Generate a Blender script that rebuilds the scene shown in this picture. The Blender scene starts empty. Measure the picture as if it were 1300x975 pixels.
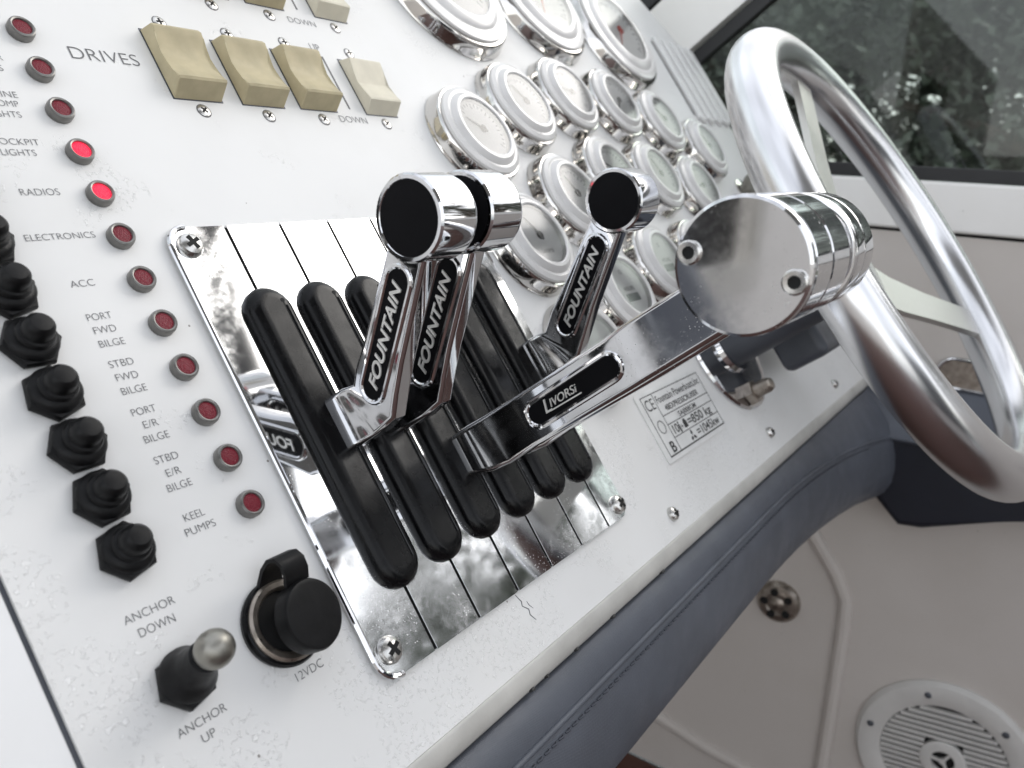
import bpy, bmesh, math, random
from mathutils import Vector, Matrix, Euler
random.seed(7)
PI = math.pi
U = 0.031                                   # one pitch of the throttle control slots, in metres
TILT = math.radians(52)                     # the dash panel leans back 52 degrees from flat
S = bpy.context.scene
COL = S.collection
# panel frame: x along the dash (to starboard), y up the dash, z out of the dash
MP = Matrix(((1, 0, 0, 0), (0, math.cos(TILT), -math.sin(TILT), 0), (0, math.sin(TILT), math.cos(TILT), 0), (0, 0, 0, 1)))
MW = Matrix.Identity(4)                     # boat frame: x starboard, y forward, z up

# ------------------------------------------------------------------ camera
R0 = Vector((0.56299603, -0.46719607, 0.68173551)); R1 = Vector((-0.19615778, -0.87685369, -0.43891882)); R2 = Vector((0.80284344, 0.11338183, -0.58530929))
CP = Vector((-7.74759474, -5.3591934, 8.94204668)) * U
cam = bpy.data.cameras.new('camera'); camo = bpy.data.objects.new('camera', cam); COL.objects.link(camo)
rot = Matrix((R0, -R1, -R2)).transposed().to_4x4()
camo.matrix_world = MP @ Matrix.Translation(CP) @ rot
cam.sensor_width = 36; cam.lens = 36 * 1052.03 / 1300
cam.clip_start = 0.01; cam.clip_end = 2000
cam.dof.use_dof = True; cam.dof.focus_distance = 12.2 * U; cam.dof.aperture_fstop = 13
S.camera = camo

# ------------------------------------------------------------------ light
SUN = Vector((0.76, -0.24, 0.60)).normalized()
w = bpy.data.worlds.new('World'); S.world = w; w.use_nodes = True
wt = w.node_tree; wn = wt.nodes; wl = wt.links; wn.clear()
sky = wn.new('ShaderNodeTexSky'); sky.sky_type = 'NISHITA'; sky.sun_disc = False
sky.sun_elevation = math.asin(SUN.z); sky.sun_rotation = math.atan2(SUN.x, SUN.y)
sky.air_density = 1.0; sky.dust_density = 1.0; sky.ozone_density = 1.0
bw = wn.new('ShaderNodeRGBToBW'); mixw = wn.new('ShaderNodeMix'); mixw.data_type = 'RGBA'
wl.new(sky.outputs[0], bw.inputs[0]); wl.new(sky.outputs[0], mixw.inputs[6]); wl.new(bw.outputs[0], mixw.inputs[7]); mixw.inputs[0].default_value = 0.88
tc = wn.new('ShaderNodeTexCoord'); cn = wn.new('ShaderNodeTexNoise'); cn.inputs['Scale'].default_value = 2.2; cn.inputs['Detail'].default_value = 6
wl.new(tc.outputs['Generated'], cn.inputs['Vector'])
cr = wn.new('ShaderNodeMapRange'); cr.inputs[1].default_value = 0.35; cr.inputs[2].default_value = 0.65; cr.inputs[3].default_value = 0.75; cr.inputs[4].default_value = 1.5
wl.new(cn.outputs[0], cr.inputs[0])
# thin overcast: the brightness of the sky dome is evened out
even = wn.new('ShaderNodeMath'); even.operation = 'POWER'; even.inputs[1].default_value = -0.55; wl.new(bw.outputs[0], even.inputs[0])
evm = wn.new('ShaderNodeMath'); evm.operation = 'MULTIPLY'; wl.new(even.outputs[0], evm.inputs[0]); wl.new(cr.outputs[0], evm.inputs[1])
evs = wn.new('ShaderNodeMath'); evs.operation = 'MULTIPLY'; wl.new(evm.outputs[0], evs.inputs[0]); evs.inputs[1].default_value = 3.1
mul = wn.new('ShaderNodeVectorMath'); mul.operation = 'SCALE'; wl.new(mixw.outputs[2], mul.inputs[0]); wl.new(evs.outputs[0], mul.inputs['Scale'])
bg = wn.new('ShaderNodeBackground'); bg.inputs['Strength'].default_value = 0.15
wo = wn.new('ShaderNodeOutputWorld'); wl.new(mul.outputs[0], bg.inputs[0]); wl.new(bg.outputs[0], wo.inputs[0])
sl = bpy.data.lights.new('sun', 'SUN'); sl.energy = 0.55; sl.angle = math.radians(36); sl.color = (1, 0.95, 0.88)
so = bpy.data.objects.new('sun', sl); COL.objects.link(so); so.rotation_euler = SUN.to_track_quat('Z', 'Y').to_euler()
S.view_settings.view_transform = 'Standard'; S.view_settings.look = 'None'; S.view_settings.exposure = 1.0; S.view_settings.gamma = 1

# ------------------------------------------------------------------ materials
def mat(name, col, rough=0.5, metal=0.0, coat=0.0, spec=0.5, emit=None, estr=1.0):
    m = bpy.data.materials.new(name); m.use_nodes = True
    b = m.node_tree.nodes['Principled BSDF']
    b.inputs['Base Color'].default_value = (*col, 1); b.inputs['Roughness'].default_value = rough; b.inputs['Metallic'].default_value = metal
    b.inputs['Coat Weight'].default_value = coat; b.inputs['Coat Roughness'].default_value = 0.06; b.inputs['Specular IOR Level'].default_value = spec
    if emit: b.inputs['Emission Color'].default_value = (*emit, 1); b.inputs['Emission Strength'].default_value = estr
    return m
def N(m, t, **k):
    n = m.node_tree.nodes.new('ShaderNode' + t)
    for a, v in k.items():
        if a in n.inputs: n.inputs[a].default_value = v
        else: setattr(n, a, v)
    return n
def L(m, a, b): m.node_tree.links.new(a, b)
def coords(m, scale=None):
    c = N(m, 'TexCoord')
    if scale is None: return c.outputs['Object']
    mp = N(m, 'Mapping'); mp.inputs['Scale'].default_value = scale; L(m, c.outputs['Object'], mp.inputs['Vector']); return mp.outputs[0]
def bsdf(m): return m.node_tree.nodes['Principled BSDF']
def noise(m, scale, detail=4, rough=0.5, vec=None):
    n = N(m, 'TexNoise', Scale=scale, Detail=detail, Roughness=rough); L(m, vec or coords(m), n.inputs['Vector']); return n.outputs[0]
def rng(m, v, a, b, c, d):
    n = N(m, 'MapRange'); n.inputs[1].default_value = a; n.inputs[2].default_value = b; n.inputs[3].default_value = c; n.inputs[4].default_value = d
    L(m, v, n.inputs[0]); return n.outputs[0]
def math_(m, op, a, b):
    n = N(m, 'Math'); n.operation = op
    for i, v in enumerate((a, b)):
        if isinstance(v, (int, float)): n.inputs[i].default_value = v
        else: L(m, v, n.inputs[i])
    return n.outputs[0]
def mixc(m, f, a, b):
    n = N(m, 'Mix'); n.data_type = 'RGBA'
    if isinstance(f, (int, float)): n.inputs[0].default_value = f
    else: L(m, f, n.inputs[0])
    for i, v in ((6, a), (7, b)):
        if isinstance(v, tuple): n.inputs[i].default_value = (*v, 1)
        else: L(m, v, n.inputs[i])
    return n.outputs[2]
def bump(m, h, strength, dist=0.001):
    n = N(m, 'Bump'); n.inputs['Strength'].default_value = strength; n.inputs['Distance'].default_value = dist
    L(m, h, n.inputs['Height']); L(m, n.outputs[0], bsdf(m).inputs['Normal']); return n
def vary(m, col, amt=0.12, scale=60, rlo=None, rhi=None, bstr=0.0, bscale=400, bdist=0.0003):
    v = noise(m, scale, 5)
    f = rng(m, v, 0.3, 0.7, 0, 1)
    L(m, mixc(m, f, tuple(c * (1 - amt) for c in col), tuple(min(1, c * (1 + amt)) for c in col)), bsdf(m).inputs['Base Color'])
    if rlo is not None: L(m, rng(m, noise(m, scale * 1.7, 6), 0.3, 0.7, rlo, rhi), bsdf(m).inputs['Roughness'])
    if bstr: bump(m, noise(m, bscale, 3), bstr, bdist)
    return m

# white gelcoat of the dash: specks of dirt, dried salt flakes, faint stains
def gelcoat(name, col, flakes):
    m = mat(name, col, 0.5, coat=0.03, spec=0.08); b = bsdf(m)
    st = rng(m, noise(m, 9, 6, 0.6), 0.45, 0.75, 0, 0.35)
    c = mixc(m, st, col, (col[0] * 0.86, col[1] * 0.85, col[2] * 0.82))
    vo = N(m, 'TexVoronoi', Scale=95.0); L(m, coords(m), vo.inputs['Vector'])
    wh = N(m, 'TexWhiteNoise'); L(m, vo.outputs['Position'], wh.inputs['Vector'])
    spk = math_(m, 'MULTIPLY', math_(m, 'LESS_THAN', vo.outputs['Distance'], rng(m, noise(m, 300, 2), 0.3, 0.7, 0.02, 0.075)), math_(m, 'LESS_THAN', wh.outputs[0], 0.2))
    c = mixc(m, math_(m, 'MULTIPLY', spk, 0.75), c, (0.16, 0.14, 0.12))
    hgt = noise(m, 25, 3)
    if flakes:
        sx = N(m, 'SeparateXYZ'); L(m, coords(m), sx.inputs[0]); low = rng(m, sx.outputs[1], -0.13, -0.21, -0.03, 0.09)     # spray dries along the lower edge
        fl = math_(m, 'MULTIPLY', rng(m, noise(m, 420, 5, 0.65), 0.56, 0.6, 0, 1), rng(m, math_(m, 'ADD', noise(m, 20, 4, 0.6), low), 0.54, 0.61, 0, 1))
        c = mixc(m, math_(m, 'MULTIPLY', fl, 0.5), c, (0.96, 0.96, 0.95))
        L(m, rng(m, fl, 0, 1, 0.48, 0.1), b.inputs['Roughness'])
        hgt = math_(m, 'ADD', math_(m, 'MULTIPLY', hgt, 0.25), math_(m, 'MULTIPLY', fl, 1.0))
    L(m, c, b.inputs['Base Color']); bump(m, hgt, 0.5, 0.0012)
    return m
M = {}
M['panel'] = gelcoat('white_gelcoat_dash', (0.755, 0.752, 0.742), True)
M['panel2'] = gelcoat('white_gelcoat_side', (0.8, 0.8, 0.8), True)
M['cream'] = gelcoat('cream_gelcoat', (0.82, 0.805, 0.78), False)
M['liner'] = gelcoat('shaded_liner', (0.57, 0.53, 0.495), False)  # darker than the sill: the lower wall's shade is put into the colour
M['lip'] = vary(mat('grey_lip', (0.54, 0.53, 0.5), 0.45), (0.54, 0.53, 0.5), 0.12, 30, 0.35, 0.55, 0.15, 500)
def chrome(name, col, r0, r1, wob=0.25, wsc=14, wd=0.004, speck=True):
    m = mat(name, col, r0, 1.0); b = bsdf(m)
    sm = math_(m, 'MULTIPLY', rng(m, noise(m, 18, 5, 0.6), 0.42, 0.66, 0, 1), rng(m, noise(m, 160, 6, 0.7), 0.4, 0.66, 0.25, 1))
    r = rng(m, sm, 0, 1, r0, r1)
    if speck:
        vo = N(m, 'TexVoronoi', Scale=700.0); L(m, coords(m), vo.inputs['Vector'])
        sp = math_(m, 'MULTIPLY', math_(m, 'LESS_THAN', vo.outputs['Distance'], 0.16), rng(m, noise(m, 30, 4), 0.48, 0.6, 0, 1))
        r = math_(m, 'ADD', r, math_(m, 'MULTIPLY', sp, 0.35))
        L(m, mixc(m, math_(m, 'MULTIPLY', sp, 0.35), col, (0.55, 0.55, 0.55)), b.inputs['Base Color'])
    L(m, r, b.inputs['Roughness'])
    if wob: bump(m, noise(m, wsc, 1.5), wob, wd)
    return m
M['chrome'] = chrome('polished_chrome', (0.66, 0.66, 0.67), 0.045, 0.2, 0.04, 22, 0.002)
M['plate'] = chrome('chrome_plate', (0.72, 0.725, 0.73), 0.05, 0.3, 0.05, 9, 0.006)
M['rimchrome'] = chrome('gauge_chrome', (0.62, 0.605, 0.585), 0.05, 0.16, 0.1, 40, 0.001)
M['satin'] = mat('satin_aluminium', (0.68, 0.68, 0.69), 0.24, 1.0); bump(M['satin'], noise(M['satin'], 9, 2), 0.05, 0.003)
M['spoke'] = chrome('brushed_spoke', (0.7, 0.69, 0.66), 0.35, 0.48, 0.0, speck=False)
M['letters'] = vary(mat('silver_lettering', (0.72, 0.71, 0.68), 0.42, 0.55), (0.72, 0.71, 0.68), 0.1, 200)
M['steel'] = chrome('screw_steel', (0.6, 0.59, 0.57), 0.24, 0.4, 0.1, 300, 0.0004)
M['bezelw'] = vary(mat('white_bezel', (0.64, 0.63, 0.62), 0.3, coat=0.25), (0.64, 0.63, 0.62), 0.05, 40)
M['dial'] = vary(mat('dial_white', (0.74, 0.74, 0.72), 0.5), (0.74, 0.74, 0.72), 0.04, 80)
M['ink'] = mat('grey_print', (0.13, 0.13, 0.135), 0.6)
M['inkb'] = mat('black_print', (0.03, 0.03, 0.03), 0.5)
M['red'] = mat('red_needle', (0.6, 0.05, 0.03), 0.4)
M['lcd'] = mat('lcd_grey', (0.17, 0.19, 0.18), 0.3)
M['black'] = vary(mat('black_plastic', (0.0035, 0.0035, 0.004), 0.3, spec=0.2), (0.0035, 0.0035, 0.004), 0.3, 60, 0.16, 0.34, 0.05, 600)
M['gloss'] = mat('glossy_black', (0.006, 0.006, 0.007), 0.12)
M['cap'] = vary(mat('black_cap', (0.004, 0.004, 0.005), 0.5, spec=0.08), (0.004, 0.004, 0.005), 0.2, 60, 0.4, 0.55)
M['rubber'] = vary(mat('black_rubber', (0.006, 0.006, 0.0065), 0.42, spec=0.2), (0.006, 0.006, 0.0065), 0.35, 120, 0.32, 0.55, 0.25, 260, 0.0006)
M['void'] = mat('dark_void', (0.004, 0.004, 0.004), 0.8)
M['ivory'] = vary(mat('yellowed_ivory', (0.45, 0.39, 0.25), 0.5, spec=0.3), (0.45, 0.39, 0.25), 0.12, 90, 0.42, 0.6)
M['ivory2'] = vary(mat('pale_ivory', (0.62, 0.58, 0.47), 0.5, spec=0.3), (0.62, 0.58, 0.47), 0.07, 90, 0.42, 0.6)
M['ring'] = vary(mat('grey_lamp_ring', (0.2, 0.195, 0.185), 0.35, 0.7), (0.2, 0.195, 0.185), 0.25, 150, 0.25, 0.5)
def lens(name, col, emit=None, st=0):
    m = mat(name, col, 0.3, coat=0.0, spec=0.25, emit=emit, estr=st)
    wv = N(m, 'TexVoronoi', Scale=2200.0); L(m, coords(m), wv.inputs['Vector'])
    bump(m, wv.outputs['Distance'], 0.6, 0.0003); return m
M['lens'] = lens('dark_red_lens', (0.16, 0.006, 0.018))
M['lenslit'] = lens('lit_red_lens', (0.5, 0.01, 0.03), (1.0, 0.01, 0.045), 0.75)
M['ball'] = vary(mat('worn_steel_ball', (0.3, 0.29, 0.26), 0.45, 1.0), (0.3, 0.29, 0.26), 0.15, 120, 0.36, 0.5)
M['brass'] = vary(mat('socket_metal', (0.35, 0.31, 0.27), 0.35, 0.9), (0.35, 0.31, 0.27), 0.25, 150, 0.25, 0.5)
def vinyl(name, col, weave=True):
    m = mat(name, col, 0.5); vary(m, col, 0.12, 25, 0.42, 0.6)
    c = coords(m)
    a = N(m, 'TexWave', Scale=620.0); a.bands_direction = 'DIAGONAL'; L(m, c, a.inputs['Vector'])
    h = math_(m, 'ADD', math_(m, 'MULTIPLY', a.outputs[1], 0.35 if weave else 0.0), noise(m, 900, 2))
    bump(m, h, 0.35, 0.0004); return m
M['vinyl'] = vinyl('slate_vinyl', (0.088, 0.097, 0.118))
M['navy'] = vinyl('navy_vinyl', (0.007, 0.009, 0.017))
M['thread'] = mat('thread', (0.06, 0.065, 0.08), 0.8)
M['slate'] = vary(mat('slate_plastic', (0.06, 0.066, 0.08), 0.4), (0.06, 0.066, 0.08), 0.15, 40, 0.35, 0.5, 0.1, 500)
M['screen'] = mat('display_glass', (0.012, 0.016, 0.03), 0.4, spec=0.15)
M['gasket'] = vary(mat('black_gasket', (0.012, 0.012, 0.013), 0.55), (0.012, 0.012, 0.013), 0.2, 30)
M['ceplate'] = vary(mat('silver_plate', (0.74, 0.74, 0.73), 0.4, 0.0), (0.74, 0.74, 0.73), 0.08, 60, 0.28, 0.45)
M['spk'] = vary(mat('speaker_white', (0.6, 0.585, 0.56), 0.45), (0.6, 0.585, 0.56), 0.06, 30)
M['deck'] = vary(mat('deck_brown', (0.07, 0.028, 0.02), 0.55), (0.07, 0.028, 0.02), 0.3, 12, 0.45, 0.7)
M['bark'] = vary(mat('bark', (0.09, 0.07, 0.05), 0.9), (0.09, 0.07, 0.05), 0.35, 4)
def leafm(name, col):
    m = mat(name, col, 0.5); vary(m, col, 0.45, 1.1)
    bsdf(m).inputs['Transmission Weight'].default_value = 0; return m
M['leaf'] = leafm('leaf_green', (0.1, 0.115, 0.085)); M['leaf2'] = leafm('leaf_yellow_green', (0.12, 0.125, 0.045))
M['water'] = mat('water', (0.03, 0.045, 0.045), 0.08); bump(M['water'], noise(M['water'], 1.5, 5), 0.4, 0.1)
M['bank'] = vary(mat('bank', (0.1, 0.105, 0.055), 0.9), (0.1, 0.105, 0.055), 0.4, 0.8)
def glassm(name, tint, rough=0.0, ior=1.45):
    m = bpy.data.materials.new(name); m.use_nodes = True; nt = m.node_tree; nt.nodes.clear()
    t = nt.nodes.new('ShaderNodeBsdfTransparent'); t.inputs[0].default_value = (*tint, 1)
    g = nt.nodes.new('ShaderNodeBsdfGlossy'); g.inputs['Roughness'].default_value = rough
    f = nt.nodes.new('ShaderNodeFresnel'); f.inputs[0].default_value = ior
    geo = nt.nodes.new('ShaderNodeNewGeometry')       # same sheen on either side of the pane
    mx = nt.nodes.new('ShaderNodeMixShader'); o = nt.nodes.new('ShaderNodeOutputMaterial')
    nt.links.new(f.outputs[0], mx.inputs[0]); nt.links.new(t.outputs[0], mx.inputs[1]); nt.links.new(g.outputs[0], mx.inputs[2]); nt.links.new(mx.outputs[0], o.inputs[0])
    nt.nodes.remove(geo)
    return m
M['gglass'] = glassm('gauge_glass', (0.92, 0.92, 0.92), 0.13, 1.6)
M['wglass'] = glassm('tinted_glass', (0.62, 0.66, 0.64), 0.02)
M['fglass'] = glassm('clear_glass', (0.85, 0.88, 0.86), 0.01)

# ------------------------------------------------------------------ mesh helpers (all numbers in slot pitches)
class MB:
    def __init__(s): s.bm = bmesh.new()
    def _face(s, vs):
        try: return s.bm.faces.new(vs)
        except ValueError: return None
    def lathe(s, prof, seg=48, mtx=None, close=True):
        """prof: list of (r, z) about local z; mtx places it"""
        mtx = mtx or Matrix.Identity(4); rings = []
        for r, z in prof:
            if r < 1e-6: rings.append([s.bm.verts.new(mtx @ Vector((0, 0, z)))])
            else: rings.append([s.bm.verts.new(mtx @ Vector((r * math.cos(2 * PI * i / seg), r * math.sin(2 * PI * i / seg), z))) for i in range(seg)])
        for a, b in zip(rings, rings[1:]):
            for i in range(seg):
                j = (i + 1) % seg
                if len(a) == 1 and len(b) == 1: continue
                if len(a) == 1: s._face((a[0], b[i], b[j]))
                elif len(b) == 1: s._face((a[i], a[j], b[0]))
                else: s._face((a[i], a[j], b[j], b[i]))
        return s
    def prism(s, poly, a, b, axes='xyz', bev=0.0, seg=2):
        """poly in the first two axes, extruded a..b along the third"""
        ix = ['xyz'.index(c) for c in axes]
        def pt(u, v, t):
            p = [0, 0, 0]; p[ix[0]] = u; p[ix[1]] = v; p[ix[2]] = t; return Vector(p)
        lo = [s.bm.verts.new(pt(u, v, a)) for u, v in poly]; hi = [s.bm.verts.new(pt(u, v, b)) for u, v in poly]
        fs = [s._face(list(reversed(lo))), s._face(hi)]
        n = len(poly)
        for i in range(n): fs.append(s._face((lo[i], lo[(i + 1) % n], hi[(i + 1) % n], hi[i])))
        fs = [f for f in fs if f]
        if bev:
            es = list({e for f in fs[:2] for e in f.edges})
            bmesh.ops.bevel(s.bm, geom=es, offset=bev, segments=seg, profile=0.5, affect='EDGES', clamp_overlap=True)
        return s
    def box(s, x0, x1, y0, y1, z0, z1, bev=0.0, seg=2, mtx=None):
        r = bmesh.ops.create_cube(s.bm, size=1.0); vs = r['verts']
        for v in vs: v.co = Vector((x0 + (v.co.x + .5) * (x1 - x0), y0 + (v.co.y + .5) * (y1 - y0), z0 + (v.co.z + .5) * (z1 - z0)))
        es = list({e for v in vs for e in v.link_edges})
        if mtx is not None:
            for v in vs: v.co = mtx @ v.co
        if bev: bmesh.ops.bevel(s.bm, geom=es, offset=bev, segments=seg, profile=0.5, affect='EDGES', clamp_overlap=True)
        return s
    def tube(s, pts, r, seg=12, closed=False, cap=True):
        pts = [Vector(p) for p in pts]; n = len(pts); rings = []; up = None
        for i, p in enumerate(pts):
            if closed: t = pts[(i + 1) % n] - pts[i - 1]
            else: t = pts[min(i + 1, n - 1)] - pts[max(i - 1, 0)]
            t.normalize()
            if up is None:
                up = Vector((0, 0, 1)) if abs(t.z) < .9 else Vector((1, 0, 0))
            a = (up - t * up.dot(t)).normalized(); b = t.cross(a); up = a
            rr = r[i] if isinstance(r, (list, tuple)) else r
            rings.append([s.bm.verts.new(p + rr * (math.cos(2 * PI * k / seg) * a + math.sin(2 * PI * k / seg) * b)) for k in range(seg)])
        pairs = list(zip(rings, rings[1:])) + ([(rings[-1], rings[0])] if closed else [])
        for A, B in pairs:
            for k in range(seg): s._face((A[k], A[(k + 1) % seg], B[(k + 1) % seg], B[k]))
        if cap and not closed: s._face(list(reversed(rings[0]))); s._face(rings[-1])
        return s
    def loft(s, secs):
        """secs: lists of points, equal counts"""
        rings = [[s.bm.verts.new(Vector(p)) for p in sec] for sec in secs]; n = len(rings[0])
        for A, B in zip(rings, rings[1:]):
            for k in range(n): s._face((A[k], A[(k + 1) % n], B[(k + 1) % n], B[k]))
        s._face(list(reversed(rings[0]))); s._face(rings[-1]); return s
    def quad(s, *pts): s._face([s.bm.verts.new(Vector(p)) for p in pts]); return s
    def xf(s, m):
        bmesh.ops.transform(s.bm, matrix=m, verts=s.bm.verts[:]); return s
    def mesh(s, name, m, ang=35, scale=U, origin=(0, 0, 0)):
        bmesh.ops.recalc_face_normals(s.bm, faces=s.bm.faces[:])
        o = Vector(origin)
        for v in s.bm.verts: v.co = (v.co - o) * scale
        me = bpy.data.meshes.new(name); s.bm.to_mesh(me); s.bm.free()
        for p in me.polygons: p.use_smooth = True
        me.set_sharp_from_angle(angle=math.radians(ang)); me.materials.append(M[m] if isinstance(m, str) else m)
        return me
def tag(o, label=None, cat=None, group=None, kind=None):
    if label: o['label'] = label
    if cat: o['category'] = cat
    if group: o['group'] = group
    if kind: o['kind'] = kind
    return o
def thing(name, label, cat, base=(0, 0, 0), group=None, fr=MP):
    o = bpy.data.objects.new(name, None); COL.objects.link(o); o.empty_display_size = 0.01
    o.matrix_world = fr @ Matrix.Translation(Vector(base) * U); o['_b'] = tuple(base)
    tag(o, label, cat, group); return o
def weight(o):
    w_ = o.modifiers.new('flat faces', 'WEIGHTED_NORMAL'); w_.keep_sharp = True; w_.weight = 60
def part(name, mb, m, parent, ang=35, local=True, label=None):
    """mesh child; numbers already relative to the thing's base when local"""
    org = (0, 0, 0) if local else tuple(root_base(parent))
    o = bpy.data.objects.new(name, mb.mesh(name, m, ang, origin=org)); COL.objects.link(o); o.parent = parent
    if label: o['label'] = label
    weight(o); return o
def root_base(o):
    while o.parent: o = o.parent
    return o['_b']
def solo(name, mb, m, label=None, cat=None, base=(0, 0, 0), fr=MP, group=None, kind=None, ang=35):
    o = bpy.data.objects.new(name, mb.mesh(name, m, ang, origin=base)); COL.objects.link(o)
    o.matrix_world = fr @ Matrix.Translation(Vector(base) * U); o['_b'] = tuple(base)
    weight(o); return tag(o, label, cat, group, kind)
def dup(o, base, label, fr=MP, mtx=None):
    """copy of a thing with its parts and their sub-parts"""
    def cp(a, par):
        c = a.copy(); COL.objects.link(c)
        if par: c.parent = par
        for ch in a.children: cp(ch, c)
        return c
    c = cp(o, None); c['label'] = label; c['_b'] = tuple(base)
    c.matrix_world = fr @ Matrix.Translation(Vector(base) * U) @ (mtx or Matrix.Identity(4)); return c
def RX(a): return Matrix.Rotation(a, 4, 'X')
def RY(a): return Matrix.Rotation(a, 4, 'Y')
def RZ(a): return Matrix.Rotation(a, 4, 'Z')
def T(*p): return Matrix.Translation(Vector(p))
_tc = {}
def text(txt, m, parent, name, o, ex, ey, w=None, h=0.1, thick=0.0, italic=0.0, thin=0.0, local=True, align='L', spacing=1.0):
    """lettering as a mesh child: o origin of the baseline, ex reading direction, ey letter-up; h cap height; w overall width"""
    cu = bpy.data.curves.new('lettering', 'FONT'); cu.body = txt; cu.size = 1; cu.shear = italic; cu.offset = thin; cu.extrude = thick; cu.space_character = spacing
    ob = bpy.data.objects.new('lettering', cu); COL.objects.link(ob)
    dg = bpy.context.evaluated_depsgraph_get(); me = bpy.data.meshes.new_from_object(ob.evaluated_get(dg))
    bpy.data.objects.remove(ob); bpy.data.curves.remove(cu)
    xs = [v.co.x for v in me.vertices]; ys = [v.co.y for v in me.vertices]
    x0, x1, y1 = min(xs), max(xs), max(ys)
    ch = 0.73; sy = h / ch; sx = (w / (x1 - x0)) if w else sy
    ex = Vector(ex).normalized(); ey = Vector(ey).normalized(); ez = ex.cross(ey)
    o = Vector(o) - (Vector((0, 0, 0)) if local else Vector(root_base(parent)))
    offx = {'L': -x0, 'C': -(x0 + x1) / 2, 'R': -x1}[align]
    for v in me.vertices:
        c = v.co; v.co = (o + ex * ((c.x + offx) * sx) + ey * (c.y * sy) + ez * (c.z)) * U
    me.materials.clear(); me.materials.append(M[m]); me.name = name
    ob = bpy.data.objects.new(name, me); COL.objects.link(ob); ob.parent = parent; return ob
def stadium(cx, cy, hl, r, n=10):
    """outline along local u with half length hl (centre to arc centre) and radius r"""
    P = []
    for i in range(n + 1): a = -PI / 2 + PI * i / n; P.append((cx + hl + r * math.cos(a), cy + r * math.sin(a)))
    for i in range(n + 1): a = PI / 2 + PI * i / n; P.append((cx - hl + r * math.cos(a), cy + r * math.sin(a)))
    return P
def rrect(x0, x1, y0, y1, r, n=6):
    P = []
    for cx, cy, a0 in ((x1 - r, y0 + r, -PI / 2), (x1 - r, y1 - r, 0), (x0 + r, y1 - r, PI / 2), (x0 + r, y0 + r, PI)):
        for i in range(n + 1): a = a0 + PI / 2 * i / n; P.append((cx + r * math.cos(a), cy + r * math.sin(a)))
    return P

# ------------------------------------------------------------------ the surroundings
def W_(m): return m
mb = MB().box(-9000, 9000, -9000, 9000, -64.1, -64, 0); solo('water', mb, 'water', fr=MW, kind='structure')
mb = MB(); mb.prism([(150, -66), (190, -58), (300, -48), (900, -40), (900, -70)], -900, 900, 'xzy'); solo('bank', mb, 'bank', fr=MW, kind='structure')
mb = MB().box(-75, 25.9, -120, 11, -28.6, -28); solo('cockpit_deck', mb, 'deck', fr=MW, kind='structure')

# starboard side of the cockpit: lower liner, sill with a dark joint below it
hs = thing('cockpit_side_wall', 'cream moulded cockpit side wall below the tinted window, in shade', 'wall', (26, 0, -28), fr=MW)
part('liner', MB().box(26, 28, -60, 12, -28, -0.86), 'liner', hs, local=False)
part('joint', MB().box(26.06, 27.9, -60, 12, -0.86, -0.74), 'void', hs, local=False)
part('sill', MB().box(25.8, 28, -60, 12, -0.74, 1.0, 0.12, 3), 'cream', hs, local=False)
def bead(pts, r):
    b = MB(); b.tube(pts, r, 10); return b
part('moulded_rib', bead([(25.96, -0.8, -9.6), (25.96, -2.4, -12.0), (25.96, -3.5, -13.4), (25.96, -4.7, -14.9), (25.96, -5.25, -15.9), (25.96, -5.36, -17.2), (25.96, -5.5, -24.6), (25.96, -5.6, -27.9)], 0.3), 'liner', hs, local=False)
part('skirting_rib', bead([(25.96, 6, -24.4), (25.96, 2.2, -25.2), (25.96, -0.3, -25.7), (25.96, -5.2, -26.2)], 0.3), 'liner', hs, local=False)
solo('light_stop_bulkhead', MB().box(-80, 28, 12, 13, -28, 8), 'cream', 'cream bulkhead added behind the dash to stop light leaking under it', 'wall', (0, 12, -28), MW)  # unseen, added to block sky light coming in under the dash
# port companionway bulkhead, seen in the chrome knobs
pb = thing('companionway_bulkhead', 'cream bulkhead with a dark companionway opening on the port side', 'wall', (-30, 3, -28), fr=MW)
part('bulkhead_wall', MB().box(-75, -31, 3, 3.6, -28, 14).box(-31, -16, 3, 3.6, -28, -3.4).box(-31, -16, 3, 3.6, 9, 14).box(-16, -13, 3, 3.6, -28, 14), 'cream', pb, local=False)
part('opening', MB().box(-32, -15, 3.7, 3.9, -4.4, 10), 'void', pb, local=False)
part('opening_frame', MB().box(-32.2, -31.002, 2.6, 2.998, -4.8, 10).box(-16, -15, 2.6, 2.998, -4.8, 10).box(-31, -16, 2.6, 2.998, -4.8, -3.402).box(-31, -16, 2.6, 2.998, 9.002, 10), 'lip', pb, local=False)

# unseen hard top and helm seat, added to keep sky light off the cockpit
ht = thing('shading_hard_top', 'cream hard top roof on the starboard arch, added out of view to shade the cockpit', 'roof', (-20, -25, 46), fr=MW)
part('roof_panel', MB().box(-75, 24, -75, -24, 62, 64, .6, 3), 'cream', ht, local=False)
part('arch_leg', MB().prism([(-52, 1), (-46, 1), (-38, 62), (-46, 62)], 25, 27.5, 'yzx', .3), 'cream', ht, local=False)
cu = thing('rolled_curtain', 'navy canvas side curtain rolled along the starboard canopy rail', 'curtain', (25, -20, 28), fr=MW)
part('canvas_roll', MB().tube([(25, -6, 34), (25, -13, 32.4), (25, -18.5, 29.8), (25, -22, 26), (25, -29, 21), (25, -40, 12), (25, -48, 1)], [1.0, 1.1, 1.25, 1.1, .9, .9, .9], 14), 'navy', cu, 50, local=False)
solo('shading_port_wall', MB().box(-77, -75, -90, 12, -28, 4, .3), 'cream', 'cream moulded port side wall, added out of view to block low light', 'wall', (-76, 0, -28), MW)  # unseen, added to cut low sky light from port
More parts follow.
